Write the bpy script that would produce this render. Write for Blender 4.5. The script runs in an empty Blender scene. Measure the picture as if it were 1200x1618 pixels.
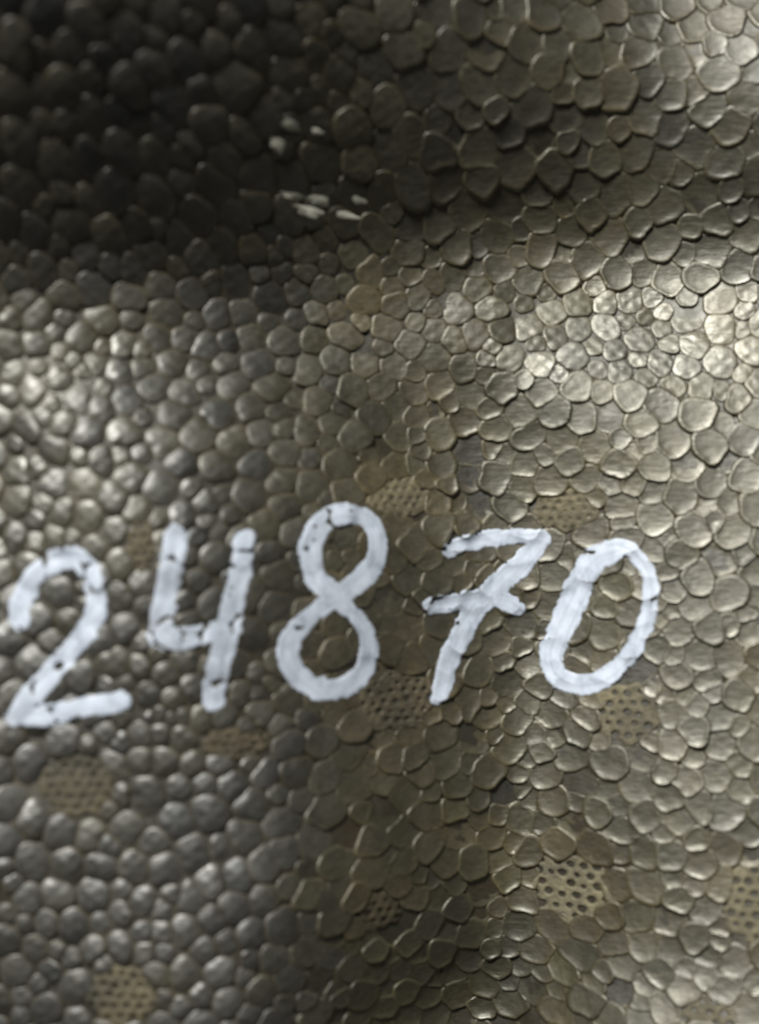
import bpy, bmesh, math, random
import numpy as np
from mathutils import Vector
from mathutils.bvhtree import BVHTree

random.seed(7); rng = np.random.default_rng(7)
S = 1e-4                                   # one surface unit = 0.1 mm; the block shows about 12 cm across
SC = bpy.context.scene; COL = SC.collection
def world(x, y, z): return ((x-600)*S, (809-y)*S, z*S)

# ------------------------------------------------------------------ camera, light, exposure
cam_d = bpy.data.cameras.new('camera'); cam = bpy.data.objects.new('camera', cam_d); COL.objects.link(cam)
cam.location = (0, 0, 0.26)
cam_d.sensor_width = 36; cam_d.lens = 36*0.26/0.1618
cam_d.clip_start = 0.01; cam_d.clip_end = 20
cam_d.dof.use_dof = True; cam_d.dof.focus_distance = 0.300; cam_d.dof.aperture_fstop = 8.8
SC.camera = cam
w = bpy.data.worlds.new('World'); SC.world = w; w.use_nodes = True
bg = w.node_tree.nodes['Background']; bg.inputs[0].default_value = (0.80, 0.84, 0.80, 1); bg.inputs[1].default_value = 0.008
SC.view_settings.view_transform = 'Standard'; SC.view_settings.look = 'None'
SC.view_settings.exposure = 0.12; SC.view_settings.gamma = 1
def area(name, loc, size, power, colour, sy=None):
    d = bpy.data.lights.new(name, 'AREA'); d.energy = power; d.color = colour
    d.shape = 'RECTANGLE'; d.size = size; d.size_y = sy or size
    o = bpy.data.objects.new(name, d); COL.objects.link(o); o.location = loc
    o.rotation_euler = (-Vector(loc)).to_track_quat('-Z', 'Y').to_euler()
    return o
area('room_lamp', (-0.35, 0.87, 1.05), 0.40, 27, (1.0, 0.975, 0.90), 0.26)
area('side_lamp', (1.25, -0.35, 0.80), 0.10, 0.2, (1.0, 0.97, 0.86))

# ------------------------------------------------------------------ the broad relief of the foam block
GX = np.linspace(-60, 1260, 14); GY = np.linspace(-60, 1678, 18)
GRID = np.array([
[540, 496, 471, 439, 372, 293, 212, 125, 40, -37, -107, -140, -140, -123],
[498, 465, 432, 377, 308, 233, 153, 86, 42, -5, -58, -91, -91, -80],
[424, 389, 354, 299, 235, 162, 88, 27, -15, -50, -86, -118, -101, -70],
[325, 291, 259, 213, 152, 74, 6, -45, -87, -122, -142, -154, -148, -119],
[220, 192, 162, 121, 59, -20, -88, -143, -180, -204, -213, -208, -192, -166],
[119, 93, 62, 21, -36, -96, -131, -159, -178, -204, -211, -208, -193, -172],
[76, 86, 57, 17, -28, -86, -123, -149, -159, -162, -165, -164, -155, -142],
[64, 94, 105, 67, 29, -37, -107, -169, -188, -169, -138, -131, -129, -113],
[71, 88, 116, 96, 60, 6, -61, -138, -189, -189, -156, -121, -115, -98],
[96, 98, 110, 116, 79, 26, -37, -114, -173, -191, -155, -115, -102, -86],
[122, 102, 103, 115, 83, 31, -30, -108, -170, -201, -154, -106, -90, -76],
[143, 105, 99, 109, 83, 26, -40, -117, -174, -212, -161, -108, -83, -69],
[147, 98, 91, 102, 89, 31, -38, -112, -168, -213, -147, -98, -72, -60],
[142, 113, 101, 95, 90, 48, -25, -100, -170, -217, -139, -95, -63, -50],
[129, 113, 96, 93, 88, 64, -20, -102, -182, -226, -130, -85, -56, -44],
[102, 92, 94, 102, 92, 69, -31, -119, -198, -238, -148, -88, -49, -31],
[71, 76, 89, 98, 94, 53, -59, -152, -238, -242, -140, -83, -41, -14],
[41, 63, 75, 83, 91, 33, -95, -212, -296, -234, -95, -32, -8, 6]], float)
def _cub(t): return np.array([(1-t)**3, 3*t**3-6*t**2+4, -3*t**3+3*t**2+3*t+1, t**3])/6
def broad(x, y):
    x = np.atleast_1d(np.asarray(x, float)); y = np.atleast_1d(np.asarray(y, float))
    sx = np.clip((x-GX[0])/(GX[1]-GX[0]), 0, 12.9999); sy = np.clip((y-GY[0])/(GY[1]-GY[0]), 0, 16.9999)
    i = np.floor(sx).astype(int); j = np.floor(sy).astype(int)
    wx = _cub(sx-i); wy = _cub(sy-j); h = np.zeros_like(x)
    for a in range(4):
        for b in range(4):
            h += wy[a]*wx[b]*GRID[np.clip(j+a-1, 0, 17), np.clip(i+b-1, 0, 13)]
    ex = np.maximum(0, np.maximum(-330-x, x-1530)); ey = np.maximum(0, np.maximum(-330-y, y-1950))
    return h - 0.0022*(ex**2+ey**2)
def broad1(x, y): return float(broad(x, y)[0])
# ------------------------------------------------------------------ materials
def nd(nt, t, **k):
    n = nt.nodes.new(t)
    for a, v in k.items(): setattr(n, a, v)
    return n
def mat(name):
    m = bpy.data.materials.new(name); m.use_nodes = True
    return m, m.node_tree, m.node_tree.nodes['Principled BSDF']
def noise(nt, scale, detail=3, rough=.6, stretch=None, rot=0):
    g = nd(nt, 'ShaderNodeNewGeometry'); n = nd(nt, 'ShaderNodeTexNoise')
    mp = nd(nt, 'ShaderNodeMapping'); mp.inputs['Scale'].default_value = stretch or (1, 1, 1)
    mp.inputs['Rotation'].default_value = (0, 0, rot)
    n.inputs['Scale'].default_value = scale; n.inputs['Detail'].default_value = detail; n.inputs['Roughness'].default_value = rough
    nt.links.new(g.outputs['Position'], mp.inputs[0]); nt.links.new(mp.outputs[0], n.inputs['Vector'])
    return n.outputs['Fac']
def ramp(nt, src, stops):
    r = nd(nt, 'ShaderNodeValToRGB'); e = r.color_ramp.elements
    while len(e) < len(stops): e.new(0.5)
    for k, (p, c) in enumerate(stops): e[k].position = p; e[k].color = (*c, 1) if len(c) == 3 else c
    nt.links.new(src, r.inputs[0]); return r.outputs[0]
def mixc(nt, f, a, b, mode='MIX'):
    m = nd(nt, 'ShaderNodeMix', data_type='RGBA', blend_type=mode)
    for s, v in ((0, f), (6, a), (7, b)):
        if isinstance(v, (int, float)): m.inputs[s].default_value = v
        elif isinstance(v, tuple): m.inputs[s].default_value = (*v, 1)
        else: nt.links.new(v, m.inputs[s])
    return m.outputs[2]
def bump(nt, bsdf, layers):
    prev = None
    for src, st, dist in layers:
        b = nd(nt, 'ShaderNodeBump'); b.inputs['Strength'].default_value = st; b.inputs['Distance'].default_value = dist
        nt.links.new(src, b.inputs['Height'])
        if prev: nt.links.new(prev, b.inputs['Normal'])
        prev = b.outputs[0]
    nt.links.new(prev, bsdf.inputs['Normal'])

OLIVE = (1.22, 1.15, .66)
def foam_material(name, dark, mid, warm, rlo, rhi, fine):
    m, nt, b = mat(name)
    at = nd(nt, 'ShaderNodeAttribute', attribute_name='tone')      # each bead's own shade, warmth, plus the highlights painted on plate rims
    sep = nd(nt, 'ShaderNodeSeparateColor'); nt.links.new(at.outputs['Color'], sep.inputs[0])
    c = mixc(nt, sep.outputs[0], dark, mid)
    c = mixc(nt, sep.outputs[2], c, mixc(nt, 1.0, c, OLIVE, 'MULTIPLY'))
    c = mixc(nt, sep.outputs[1], c, warm)
    patch = ramp(nt, noise(nt, 60, 4, .65), [(.35, (.62, .62, .64)), (.62, (1.25, 1.2, 1.1))])
    c = mixc(nt, 1.0, c, patch, 'MULTIPLY')
    gr = ramp(nt, noise(nt, 1500, 3, .7, (.35, 1, 1), .12), [(.35, (.6, .6, .6)), (.65, (1.35, 1.35, 1.3))])
    c = mixc(nt, .8, c, gr, 'MULTIPLY')
    nt.links.new(c, b.inputs['Base Color'])
    r = nd(nt, 'ShaderNodeMapRange'); r.inputs[1].default_value = .3; r.inputs[2].default_value = .7
    r.inputs[3].default_value = rlo; r.inputs[4].default_value = rhi
    nt.links.new(noise(nt, 230, 4, .7), r.inputs[0]); mu = nd(nt, 'ShaderNodeMath', operation='MULTIPLY_ADD'); nt.links.new(at.outputs['Alpha'], mu.inputs[0])
    mu.inputs[1].default_value = .5; mu.inputs[2].default_value = .5   # alpha 1 = weathered, 0 = rubbed smooth
    m2 = nd(nt, 'ShaderNodeMath', operation='MULTIPLY'); nt.links.new(mu.outputs[0], m2.inputs[0]); nt.links.new(r.outputs[0], m2.inputs[1])
    nt.links.new(m2.outputs[0], b.inputs['Roughness'])
    nt.links.new(mixc(nt, sep.outputs[2], (.96, .98, 1.0), (1.0, .985, .90)), b.inputs['Specular Tint'])
    b.inputs['Specular IOR Level'].default_value = 0.9; b.inputs['IOR'].default_value = 1.8
    bump(nt, b, [(noise(nt, 1500, 2, .6, (.16, 1, 1), .30), .7*fine, 1.2e-4), (noise(nt, 420, 3, .6), .7*fine, 2.0e-4)])
    return m
M_NOD = foam_material('bead_foam', (.010, .011, .012), (.066, .068, .066), (.10, .078, .038), .45, .66, 1)
M_BODY = foam_material('seam_foam', (.007, .006, .004), (.016, .014, .009), (.034, .024, .010), .45, .62, .8)
M_PORE = foam_material('vent_foam', (.008, .007, .005), (.25, .235, .17), (.12, .10, .066), .62, .80, .8)
M_PORE.node_tree.nodes['Principled BSDF'].inputs['Specular IOR Level'].default_value = .25

def paint_material():
    m, nt, b = mat('white_paint')
    c = ramp(nt, noise(nt, 330, 4, .65, (1, .6, 1), .3), [(.30, (.44, .51, .62)), (.46, (.65, .73, .88)), (.64, (.76, .84, 1.0))])
    at = nd(nt, 'ShaderNodeAttribute', attribute_name='thin')      # where the pen ran dry the block greys the coat
    c = mixc(nt, at.outputs['Fac'], c, (.20, .22, .25))
    nt.links.new(c, b.inputs['Base Color']); b.inputs['Roughness'].default_value = .42
    b.inputs['Specular IOR Level'].default_value = .35
    bump(nt, b, [(noise(nt, 1300, 3, .6, (.4, 1, 1), .12), .5, 1.0e-4), (noise(nt, 300, 3, .6), .3, 1.5e-4)])
    return m
M_PAINT = paint_material()
M_GLINT, _nt, _b = mat('cream_glint'); _b.inputs['Base Color'].default_value = (.92, .92, .80, 1); _b.inputs["Roughness"].default_value = .6  # pale cream colour that stands for glints in the hollow

# ------------------------------------------------------------------ objects
def link(name, me, parent=None, loc=(0, 0, 0)):
    o = bpy.data.objects.new(name, me); COL.objects.link(o); o.location = loc
    if parent: o.parent = parent
    return o
def mesh(name, V, F, m, tone=None):
    me = bpy.data.meshes.new(name); me.from_pydata([tuple(map(float, v)) for v in V], [], F); me.materials.append(m)
    me.polygons.foreach_set('use_smooth', [True]*len(me.polygons))
    if tone is not None:
        a = me.attributes.new('tone', 'FLOAT_COLOR', 'POINT')
        a.data.foreach_set('color', np.asarray(tone, np.float32).ravel())
    me.update(); return me
block = bpy.data.objects.new('foam_block', None); COL.objects.link(block); block.empty_display_size = .02
block.location = (0, 0, -0.06)
block['label'] = 'dark grey moulded bead foam block with the number 24870 written on it in white paint'
block['category'] = 'foam block'
bpy.context.view_layer.update()
def child(name, me, c=(0, 0, 0)):
    o = link(name, me, block, (c[0], c[1], c[2]+0.06)); return o

# porous patches: centre x, y, radius x, radius y, warmth, darkness of the rim, depth of pores, spacing
def settle(x, y):
    # a mark seen at (x, y) lies on the relief, so its true place moves in as the ground rises towards the viewer
    u, v = x, y
    for _ in range(4):
        k = 1-broad1(u, v)/2600; u = 600+(x-600)*k; v = 809+(y-809)*k
    return u, v
PATCH = [(902, 1398, 62, 66, .10, 1.0, 1.0, 21), (992, 1128, 54, 52, .35, .9, .8, 20), (1186, 1428, 44, 66, .25, .9, .9, 20),
         (628, 1108, 66, 52, .65, .45, .35, 18), (122, 1242, 60, 50, .4, .42, .35, 18), (192, 1574, 56, 48, .3, .6, .6, 19),
         (634, 786, 56, 36, .55, .75, .25, 16), (893, 806, 56, 38, .5, .85, .25, 16), (222, 862, 24, 42, .6, .5, .5, 16),
         (372, 1176, 54, 26, .6, .28, .3, 16), (1122, 1600, 44, 28, .4, 1.0, .9, 20), 
         (600, 1440, 40, 36, .6, .12, .25, 18),
         (1250, 1080, 50, 60, .3, .8, .8, 20), (-60, 1100, 50, 60, .5, .5, .6, 19), (420, 1720, 60, 50, .5, .5, .6, 19)]
PATCH = [(*settle(p[0], p[1]), *p[2:]) for p in PATCH]
def patch_d(x, y, grow=0):
    best = 9e9
    for p in PATCH:
        best = min(best, math.hypot((x-p[0])/(p[2]+grow), (y-p[1])/(p[3]+grow)))
    return best

def sst(a, b, v):
    t = min(1, max(0, (v-a)/(b-a))); return t*t*(3-2*t)
def convexity(x, y):                       # 1 = round bead, 0 = shallow raised-rim plate
    c = 1-sst(430, 660, x + .12*(y-1000))
    c = max(c, sst(600, 720, x)*sst(395, 450, y - .06*(x-900))*(1-sst(540, 640, y-.12*(x-900)))*.85)
    return c*1.0
def spacing(x, y):
    s = 44
    s += 4*(1-sst(250, 480, y))
    s += 3*sst(600, 800, x)
    s -= 5*(1-sst(100, 320, abs(x-150)))*sst(500, 560, y)*(1-sst(900, 980, y))
    s -= 12*(1-sst(40, 130, abs(x-300)))*sst(980, 1040, y)*(1-sst(1190, 1240, y))
    return s

# ------------------------------------------------------------------ where each bead sits: dart throwing, then a little relaxing
X0, X1, Y0, Y1 = -330, 1530, -330, 1950
pts = []; cell = 40; gridd = {}
def near(x, y, r):
    k = int(r//cell)+1; cx, cy = int(x//cell), int(y//cell)
    for a in range(cx-k, cx+k+1):
        for b in range(cy-k, cy+k+1):
            for q in gridd.get((a, b), ()): yield q
for t in range(64000):
    x = random.uniform(X0, X1); y = random.uniform(Y0, Y1)
    if patch_d(x, y, 2) < 1: continue
    asp = .88+.26*sst(350, 650, x) if y > 500 else 1.0
    r = spacing(x, y)*.80*random.choice((1.12, 1, .95, .8, .66, .55) if t > 14000 else (1.3, 1.1, 1, 1.2))
    if any((q[0]-x)**2+((q[1]-y)*asp)**2 < (.5*(r+q[2]))**2 for q in near(x, y, 90)): continue
    q = (x, y, r); pts.append(q); gridd.setdefault((int(x//cell), int(y//cell)), []).append(q)
P = np.array(pts)
# ghost sites inside the patches stop the beads at their rims
gh = []
for p in PATCH:
    for k in range(14):
        a = k/14*2*math.pi; gh.append((p[0]+(p[2]-20)*math.cos(a), p[1]+(p[3]-20)*math.sin(a), 20))
    gh.append((p[0], p[1], 40))
ALL = np.vstack([P, np.array(gh)])
def clip_poly(poly, nx, ny, c):
    out = []
    n = len(poly)
    for i in range(n):
        a = poly[i]; b = poly[(i+1) % n]; da = a[0]*nx+a[1]*ny-c; db = b[0]*nx+b[1]*ny-c
        if da <= 0: out.append(a)
        if (da < 0 < db) or (db < 0 < da):
            t = da/(da-db); out.append((a[0]+(b[0]-a[0])*t, a[1]+(b[1]-a[1])*t))
    return out
def voronoi(i, pts_):
    x, y, r = pts_[i]; d = np.hypot(pts_[:, 0]-x, pts_[:, 1]-y); idx = np.argsort(d)[1:22]
    R = r*.92; poly = [(R*math.cos(a), R*math.sin(a)) for a in np.linspace(0, 2*math.pi, 17)[:-1]]
    for j in idx:
        if d[j] > 170: break
        dx, dy, r2 = pts_[j, 0]-x, pts_[j, 1]-y, pts_[j, 2]
        # power diagram: larger beads push their neighbours
        c = (d[j]**2 + (r*r - r2*r2)*.22)/2
        poly = clip_poly(poly, dx, dy, c)
        if len(poly) < 3: return None
    return poly
for it in range(1):
    for i in range(len(P)):
        pl = voronoi(i, ALL)
        if pl:
            c = np.mean(pl, 0); ALL[i, :2] += c*.5; P[i, :2] = ALL[i, :2]

NA = 22
def outline(poly, gap, rnd, ph):
    """the polygon resampled by angle about its centre, corners rounded"""
    c = np.mean(poly, 0); q = np.array(poly)-c; out = []
    for a in np.linspace(0, 2*math.pi, NA*3, endpoint=False):
        ca, sa = math.cos(a), math.sin(a); best = 1e9
        for k in range(len(q)):
            x1, y1 = q[k]; x2, y2 = q[(k+1) % len(q)]; ex, ey = x2-x1, y2-y1
            den = ca*ey-sa*ex
            if abs(den) < 1e-9: continue
            t = (x1*ey-y1*ex)/den; u = (x1*sa-y1*ca)/den
            if t > 0 and -1e-6 <= u <= 1+1e-6: best = min(best, t)
        out.append(best if best < 1e8 else 5)
    r = np.array(out); r = np.minimum(r, np.median(r)*1.45)
    k = 1+int(rnd)
    for _ in range(k*2): r = (np.roll(r, 1)+2*r+np.roll(r, -1))/4
    r = r[::3]-gap
    return c, np.maximum(r, 3)

def bead_geometry(i):
    x, y, r0 = ALL[i]; poly = voronoi(i, ALL)
    if not poly or len(poly) < 3: return None
    cv = convexity(x, y); top = 1-sst(250, 470, y)
    R = random.Random(i*31+5)
    c, rad = outline(poly, gap=.2+.3*cv+R.random()*.9*cv-2.9*(1-cv), rnd=1+3*cv, ph=0)
    an_ = np.linspace(0, 2*math.pi, NA, endpoint=False); wob_ = 1.15*sum(R.gauss(0, 1)/(1+.35*m_)*np.cos(m_*an_+R.uniform(0, 6.28)) for m_ in (2, 3, 4, 5, 7))
    rad = rad*(1+(.058-.025*cv)*wob_)
    size = float(rad.mean())
    if size < 6: return None
    cx, cy = x+c[0], y+c[1]
    amp = (2.9+2.0*R.random())*min(1.25, size/23)*(1-.45*sst(400, 500, x)-.2*sst(650, 750, x))
    tx, ty = R.gauss(0, .065), R.gauss(0, .065)            # every bead tips its own way
    lip = (3.0+2.6*R.random())*(1-.35*sst(420, 480, cx)*(1-sst(620, 700, cx)))
    rings = (.35, .60, .76, .87, .94, 1.0, 1.07) 
    flat = R.random()*.9; lump = [R.uniform(-.05, .05) for _ in range(6)]
    ang = np.linspace(0, 2*math.pi, NA, endpoint=False)
    vx, vy, vz = [cx], [cy], []
    def prof(t, a):
        conv = amp*(1-abs(t)**(2.3+flat)) if t <= 1 else -9*(t-1)/.07
        rim = 1+.75*math.sin(a) if True else 1            # image y grows downwards: sin>0 is the lower rim
        plate = lip*rim*(.25*t**2+.75*t**6)  if t <= .9 else lip*rim*(.60 - max(0, (t-.9)/.1)**2*.35)-1.2*(t-.9)/.1
        if t > 1: plate = -7
        dome = amp*.10*(1-t*t)
        return cv*conv+(1-cv)*(plate+dome*.5-1)
    vz.append(prof(0, 0))
    for t in rings:
        for k, a in enumerate(ang):
            rr = rad[k]*t*(1+lump[0]*math.cos(2*a+lump[1]*60)*.8)
            vx.append(cx+rr*math.cos(a)); vy.append(cy+rr*math.sin(a))
            vz.append(prof(t, a)*(1+lump[2]*math.cos(3*a+lump[3]*50)*2*t))
    vx = np.array(vx); vy = np.array(vy); vz = np.array(vz)
    H = broad(vx, vy); base = H + (vx-cx)*tx*(.5+.5*cv) + (vy-cy)*ty*(.5+.5*cv) + R.gauss(0, 1.2+.7*(1-cv))
    n1 = .9*np.sin(vx*.21+i)*np.sin(vy*.26+1.7*i)*(np.hypot(vx-cx, vy-cy) < size*.85)
    z = base+vz+n1*(.4+.6*cv)
    F = [(0, 1+(k+1) % NA, 1+k) for k in range(NA)]
    for rg in range(len(rings)-1):
        a0 = 1+rg*NA; b0 = a0+NA
        for k in range(NA):
            k2 = (k+1) % NA; F.append((a0+k, a0+k2, b0+k2, b0+k))
    F = [tuple(f) for f in F]
    d = patch_d(cx, cy)
    # broad brownish areas of the block itself, where pores show between the beads
    warm = max(0, 1-(d-1)*1.5)*.25 + .32*max(0, 1-math.hypot((cx-600)/230, (cy-1090)/260)) + .3*max(0, 1-math.hypot((cx-620)/200, (cy-480)/200)) + R.random()*.22 + .12*(1-cv)
    tone = min(1, max(0, R.gauss(.42, .22)))
    if cv < .5: tone *= .68
    olive = min(1, .25+.75*max(sst(380, 640, cx)*(1-.5*(1-sst(200, 500, cy))), .3*(1-sst(150, 330, cx))*sst(450, 560, cy)*(1-sst(760, 900, cy)))+R.gauss(0, .12))
    cool = sst(1080, 1240, cy+R.gauss(0, 50))*(1-sst(380, 540, cx+R.gauss(0, 40)))
    olive *= 1-.85*cool; tone += .16*cool; warm *= 1-.5*cool
    olive = max(0, olive)
    pol = R.random()**.6; rim_glint = R.uniform(.15, 1.1); T = [(tone, min(1, warm), olive, 1)]
    for t in rings:                                       # raised rims of the plates painted paler and browner as highlights, strongest below
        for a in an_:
            e = sst(.74, .93, t)*(1-cv)*rim_glint*(.6+.4*math.sin(a))  # strength of the painted rim highlight
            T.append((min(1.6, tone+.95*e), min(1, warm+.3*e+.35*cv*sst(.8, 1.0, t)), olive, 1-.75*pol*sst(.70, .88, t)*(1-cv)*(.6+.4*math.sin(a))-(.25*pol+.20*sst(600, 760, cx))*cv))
    return dict(x=cx, y=cy, size=size, vx=vx, vy=vy, z=z, F=F, tone=T)
nod = [g for g in (bead_geometry(i) for i in range(len(P))) if g]
def flipz(V): return V
inview = lambda g: 10 < g['x'] < 1190 and 10 < g['y'] < 1608
vis = sorted([g for g in nod if inview(g)], key=lambda g: -g['size'])
rest_in = vis[298:] + [g for g in nod if not inview(g) and -60 < g['x'] < 1260 and -60 < g['y'] < 1680]
rest_out = [g for g in nod if not (-60 < g['x'] < 1260 and -60 < g['y'] < 1680)]
BV, BF = [], []
def collect(V, F):
    o = len(BV); BV.extend(V); BF.extend([tuple(o+k for k in f) for f in F])
def wverts(g): return [world(a, b, c) for a, b, c in zip(g['vx'], g['vy'], g['z'])]
def flip(F): return [tuple(f) for f in F]
for g in vis[:298]:
    V = wverts(g); collect(V, g['F']); c = world(g['x'], g['y'], float(g['z'][0]))
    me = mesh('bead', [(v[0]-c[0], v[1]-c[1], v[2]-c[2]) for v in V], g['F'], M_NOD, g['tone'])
    child('bead', me, c)
def joined(name, gs, kind):
    V, F, T = [], [], []
    for g in gs:
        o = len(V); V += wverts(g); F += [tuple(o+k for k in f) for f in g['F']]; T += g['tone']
        collect(wverts(g), g['F'])
    o = child(name, mesh(name, V, F, M_NOD, T)); o['kind'] = 'stuff'; return o
joined('small_beads', rest_in, 1)
joined('edge_beads', rest_out, 1)

# ------------------------------------------------------------------ the body under the beads
gx = np.concatenate([np.arange(-640, -120, 26), np.arange(-120, 1320, 9), np.arange(1320, 1841, 26)])
gy = np.concatenate([np.arange(-640, -120, 26), np.arange(-120, 1740, 9), np.arange(1740, 2261, 26)])
XX, YY = np.meshgrid(gx, gy); hh = broad(XX.ravel(), YY.ravel())
nz = 2.0*np.sin(XX.ravel()*.19+2*np.sin(YY.ravel()*.11))*np.sin(YY.ravel()*.23+1.6*np.sin(XX.ravel()*.07))
hh = np.maximum(hh-3.6+.6*nz, -600)
V = [world(a, b, c) for a, b, c in zip(XX.ravel(), YY.ravel(), hh)]
nxg, nyg = len(gx), len(gy)
F = [(j*nxg+i, (j+1)*nxg+i, (j+1)*nxg+i+1, j*nxg+i+1) for j in range(nyg-1) for i in range(nxg-1)]
ring = [i for i in range(nxg)] + [j*nxg+nxg-1 for j in range(1, nyg)] + [(nyg-1)*nxg+i for i in range(nxg-2, -1, -1)] + [j*nxg for j in range(nyg-2, 0, -1)]
o0 = len(V)
V += [(V[k][0]*.98, V[k][1]*.98, -0.0605) for k in ring]
F += [(ring[k], ring[(k+1) % len(ring)], o0+(k+1) % len(ring), o0+k) for k in range(len(ring))]
F.append(tuple(range(o0, o0+len(ring)))[::-1])
wob = .5+.5*np.sin(XX.ravel()*.013+1)*np.sin(YY.ravel()*.011)
tn = [(.5, float(a), .5, 1) for a in wob]+[(.4, .3, 0, 1)]*len(ring)
child('body', mesh('body', V, F, M_BODY, tn)); collect(V[:o0], F[:(nyg-1)*(nxg-1)])

# ------------------------------------------------------------------ porous patches with real pits
for pi, (px, py, ra, rb, wm, br, dp, sp) in enumerate(PATCH):
    R = random.Random(900+pi); pits = []
    for a in range(-6, 7):
        for b in range(-6, 7):
            u = (a+.5*(b % 2))*sp+R.uniform(-2.6, 2.6); v = b*sp*.86+R.uniform(-2.6, 2.6)
            if math.hypot(u/ra, v/rb) < .95 and R.random() < .93: pits.append((u, v, sp*R.uniform(.17, .33), R.uniform(.7, 1.2)))
    st = 2.1; n1 = int(ra*1.12/st); n2 = int(rb*1.12/st)
    uu, vv = np.meshgrid(np.arange(-n1, n1+1)*st, np.arange(-n2, n2+1)*st)
    q = np.hypot(uu/ra, vv/rb); edge = 1+.06*np.sin(5*np.arctan2(vv, uu)+pi)+.05*np.sin(9*np.arctan2(vv, uu))
    z = broad((px+uu).ravel(), (py+vv).ravel()).reshape(uu.shape)+1.4-1.2*q*q
    z += .7*np.sin(uu*.31+pi)*np.sin(vv*.19+uu*.1)
    z -= np.maximum(0, (q-edge*.92))*90
    pit = np.zeros_like(uu)
    for (a, b, r, d_) in pits:
        dd = np.hypot(uu-a, (vv-b)*1.1)/r
        pit = np.maximum(pit, d_*np.clip((1.2-dd)*1.8, 0, 1))
    z -= pit*13*dp
    keep = q < edge*1.06; idm = -np.ones(uu.shape, int); idm[keep] = np.arange(keep.sum())
    V = [world(px+a, py+b, c) for a, b, c in zip(uu[keep], vv[keep], z[keep])]
    F = []
    for j in range(uu.shape[0]-1):
        for i in range(uu.shape[1]-1):
            f = (idm[j, i], idm[j+1, i], idm[j+1, i+1], idm[j, i+1])
            if min(f) >= 0: F.append(tuple(int(k) for k in f))
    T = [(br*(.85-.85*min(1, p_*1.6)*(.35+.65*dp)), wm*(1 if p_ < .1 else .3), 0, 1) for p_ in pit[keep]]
    c = world(px, py, float(z[n2, n1]))
    collect(V, F)
    me = mesh('vent_mark', [(v[0]-c[0], v[1]-c[1], v[2]-c[2]) for v in V], F, M_PORE, T)
    o = child('vent_mark', me, c)

# ------------------------------------------------------------------ the painted number: brush strokes laid over the relief
bvh = BVHTree.FromPolygons(BV, BF)
def surf(x, y):
    wx, wy, _ = world(x, y, 0)
    hit = bvh.ray_cast(Vector((wx, wy, .1)), Vector((0, 0, -1)))
    return hit[0].z/S if hit[0] else broad1(x, y)
DIGITS = {
 '2': [([(32, 982), (36, 948), (56, 912), (85, 889), (114, 880), (137, 896), (150, 930), (150, 968), (133, 1003), (105, 1036), (76, 1070), (47, 1102), (27, 1134)], [17, 19, 19, 19, 18, 18, 18, 18, 18, 18, 19, 19, 17], 0),
       ([(24, 1134), (68, 1133), (100, 1131)], [16, 17, 15], 0), ([(88, 1124), (135, 1117), (193, 1108)], [15, 16, 17], .0)],
 '4': [([(279, 848), (272, 890), (263, 935), (256, 980), (253, 1008)], [20, 20, 19, 19, 19], .35),
       ([(252, 1010), (290, 1009), (335, 1000), (368, 992)], [19, 19, 18, 15], .12),
       ([(386, 852), (379, 910), (365, 975), (350, 1035), (337, 1106)], [17, 18, 20, 20, 19], .22)],
 '8': [([(572, 816), (545, 811), (515, 822), (495, 850), (492, 888), (506, 922), (530, 945), (558, 970), (580, 1000), (584, 1035), (568, 1070), (535, 1088), (500, 1086), (467, 1062), (455, 1028), (470, 995), (500, 965), (540, 938), (575, 912), (595, 880), (596, 845), (580, 820), (560, 812)],
        [17, 18, 19, 20, 20, 19, 15, 14, 15, 17, 19, 20, 20, 19, 19, 18, 17, 19, 19, 18, 16, 16, 16], .10)],
 '7': [([(712, 868), (750, 855), (800, 848), (845, 848), (866, 853)], [17, 16, 15, 15, 11], 0),
       ([(852, 858), (822, 893), (788, 925), (756, 958), (730, 1000), (711, 1042), (701, 1078), (693, 1102)], [17, 21, 22, 22, 21, 20, 19, 15], .08),
       ([(684, 957), (725, 951), (765, 944), (800, 950), (820, 964)], [16, 17, 17, 17, 13], .05)],
 '0': [([(972, 872), (940, 884), (920, 918), (902, 958), (884, 1000), (872, 1036), (880, 1066), (912, 1081), (950, 1075), (984, 1048), (1012, 1007), (1027, 960), (1029, 918), (1012, 884), (985, 866), (962, 866)],
        [19, 23, 24, 24, 23, 21, 19, 19, 18, 16, 15, 14.5, 14.5, 14, 14, 15], .0)],
}
def spline(p, wd, n=10):
    p = np.array(p, float); wd = np.array(wd, float); out = []
    for i in range(len(p)-1):
        a = p[max(0, i-1)]; b = p[i]; c = p[i+1]; d = p[min(len(p)-1, i+2)]
        for t in np.linspace(0, 1, n, endpoint=False):
            q = .5*((2*b)+(-a+c)*t+(2*a-5*b+4*c-d)*t*t+(-a+3*b-3*c+d)*t**3); out.append((*q, wd[i]*(1-t)+wd[i+1]*t))
    out.append((*p[-1], wd[-1])); return np.array(out)
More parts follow.
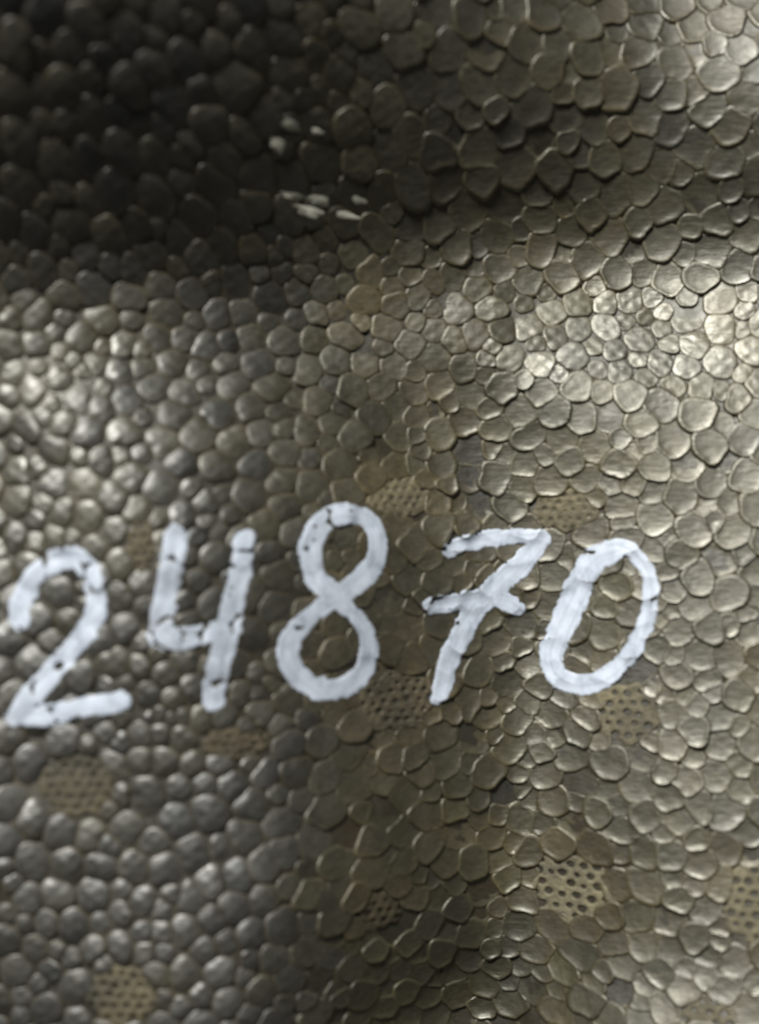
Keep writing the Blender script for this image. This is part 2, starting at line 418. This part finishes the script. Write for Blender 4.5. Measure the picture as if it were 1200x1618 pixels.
def paint(ch, strokes, label):
    sp_ = [(spline([settle(*q) for q in p], w_), th) for p, w_, th in strokes]
    A = np.vstack([s for s, _ in sp_]); x0, y0 = A[:, 0].min()-34, A[:, 1].min()-34; x1, y1 = A[:, 0].max()+34, A[:, 1].max()+34
    st = 2.0; gx = np.arange(x0, x1, st); gy = np.arange(y0, y1, st); X, Y = np.meshgrid(gx, gy)
    D = np.full(X.shape, -99.); TH = np.zeros(X.shape); ss = np.random.default_rng(ord(ch))
    for s, th in sp_:
        best = np.full(X.shape, -99.); along = np.zeros(X.shape); side = np.zeros(X.shape); tg = np.gradient(s[:, :2], axis=0); tg /= np.hypot(tg[:, 0], tg[:, 1])[:, None]+1e-9
        for k, (a, b, w_) in enumerate(s):
            d = w_-np.hypot(X-a, Y-b); m = d > best; best[m] = d[m]; along[m] = k; side[m] = ((X-a)*tg[k, 1]-(Y-b)*tg[k, 0])[m]
        m = best > D; D[m] = best[m]
        streak = np.zeros(X.shape)
        for f_, am in ((.35, .22), (.7, .20), (1.25, .14)):   # the bristles' lines run along the stroke
            streak += am*np.sin(side*f_+ss.uniform(0, 6)+1.3*np.sin(along*.11+ss.uniform(0, 6)))
        TH = np.where(m, np.clip(th*(.7+.6*np.sin(along*.33+len(s)))+.02+.55*np.maximum(0, streak), 0, 1), TH)
    # ragged bristle edge
    nr = np.random.default_rng(int(abs(x0))+3)
    def vn(c):
        g_ = nr.normal(size=(int((y1-y0)/c)+3, int((x1-x0)/c)+3)); yy = (Y-y0)/c; xx = (X-x0)/c
        j_ = yy.astype(int); i_ = xx.astype(int); fy = yy-j_; fx = xx-i_; fx = fx*fx*(3-2*fx); fy = fy*fy*(3-2*fy)
        return (g_[j_, i_]*(1-fx)+g_[j_, i_+1]*fx)*(1-fy)+(g_[j_+1, i_]*(1-fx)+g_[j_+1, i_+1]*fx)*fy
    D += 1.5*vn(13)+.9*vn(6)+.5*vn(3)-1.3
    m = D > -5
    Z = np.full(X.shape, np.nan)
    for j, i in zip(*np.nonzero(m)): Z[j, i] = surf(X[j, i], Y[j, i])
    hb = broad(X.ravel(), Y.ravel()).reshape(X.shape); rel = np.where(np.isnan(Z), 0, Z-hb)
    # paint bridges the narrow grooves
    sm = rel.copy()
    for _ in range(34):
        q = np.pad(sm, 1, mode='edge'); bl = (q[:-2, 1:-1]+q[2:, 1:-1]+q[1:-1, :-2]+q[1:-1, 2:]+q[1:-1, 1:-1])/5
        sm = np.maximum(rel, bl) if _ < 20 else bl
    gap = sm-rel                                        # deep crevices stay bare
    thick = np.clip(D*.35, 0, 1)
    Zp = hb+np.maximum(sm, rel-.8)*1.0+.25+.9*thick
    bare = gap > 5.6+1.5*vn(20)
    gyD, gxD = np.gradient(D, st); gn = np.hypot(gxD, gyD)+1e-6
    keepv = D > 0
    F = []; used = {}; V = []; T = []
    def vid(j, i):
        k = (j, i)
        if k in used: return used[k]
        x, y, z = X[j, i], Y[j, i], Zp[j, i]
        if D[j, i] < 0:
            s = min(-D[j, i]/gn[j, i], 1.6)
            x += gxD[j, i]/gn[j, i]*s; y += gyD[j, i]/gn[j, i]*s; z = surf(x, y)+.15
        elif thick[j, i] < .5: z = min(z, (Z[j, i] if not np.isnan(Z[j, i]) else z)+1.6)
        used[k] = len(V); V.append(world(x, y, z))
        T.append(float(np.clip(TH[j, i]+gap[j, i]*.05+.25*(D[j, i] < 2.2), 0, 1))); return used[k]
    for j in range(X.shape[0]-1):
        for i in range(X.shape[1]-1):
            cs = ((j, i), (j+1, i), (j+1, i+1), (j, i+1))
            nk = sum(keepv[c] for c in cs)
            if nk < 2 or any(bare[c] for c in cs): continue
            F.append(tuple(vid(*c) for c in cs))
    V = np.array(V); c = V.mean(0); me = mesh('painted_digit', V-c, F, M_PAINT)
    a = me.attributes.new('thin', 'FLOAT', 'POINT'); a.data.foreach_set('value', T)
    o = child('painted_digit', me, c); o['label'] = label
WHERE = {'2': 'white painted digit 2 at the start of the number', '4': 'greyish white painted digit 4 with open top',
         '8': 'white painted digit 8 in the middle of the number', '7': 'white painted digit 7 with a crossbar', '0': 'white painted digit 0 at the end of the number'}
for ch, s in DIGITS.items(): paint(ch, s, WHERE[ch])

# ------------------------------------------------------------------ glints in the dark hollow, painted as small cream specks
GLINTS = [(461, 199, 15, 7), (438, 231, 10, 13), (502, 209, 9, 4), (462, 309, 18, 4), (502, 317, 20, 7), (488, 334, 22, 8), (568, 317, 12, 5), (549, 341, 19, 5)]
for (x, y, a, b) in GLINTS:
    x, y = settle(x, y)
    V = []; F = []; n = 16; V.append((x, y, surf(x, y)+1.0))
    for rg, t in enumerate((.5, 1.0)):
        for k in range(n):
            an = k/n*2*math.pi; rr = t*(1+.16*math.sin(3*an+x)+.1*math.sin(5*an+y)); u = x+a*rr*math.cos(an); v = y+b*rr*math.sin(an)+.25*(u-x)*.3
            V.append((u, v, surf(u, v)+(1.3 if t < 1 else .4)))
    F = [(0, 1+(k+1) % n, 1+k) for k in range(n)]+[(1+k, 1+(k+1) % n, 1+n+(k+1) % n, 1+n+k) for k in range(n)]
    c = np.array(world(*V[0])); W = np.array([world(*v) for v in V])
    me = mesh('painted_glint', W-c, F, M_GLINT); child('painted_glint', me, c)
for me in bpy.data.meshes:                              # faces outward
    if me.name.startswith('body'): continue
    up = sum(p.normal.z for p in me.polygons)
    if up < 0: me.flip_normals()
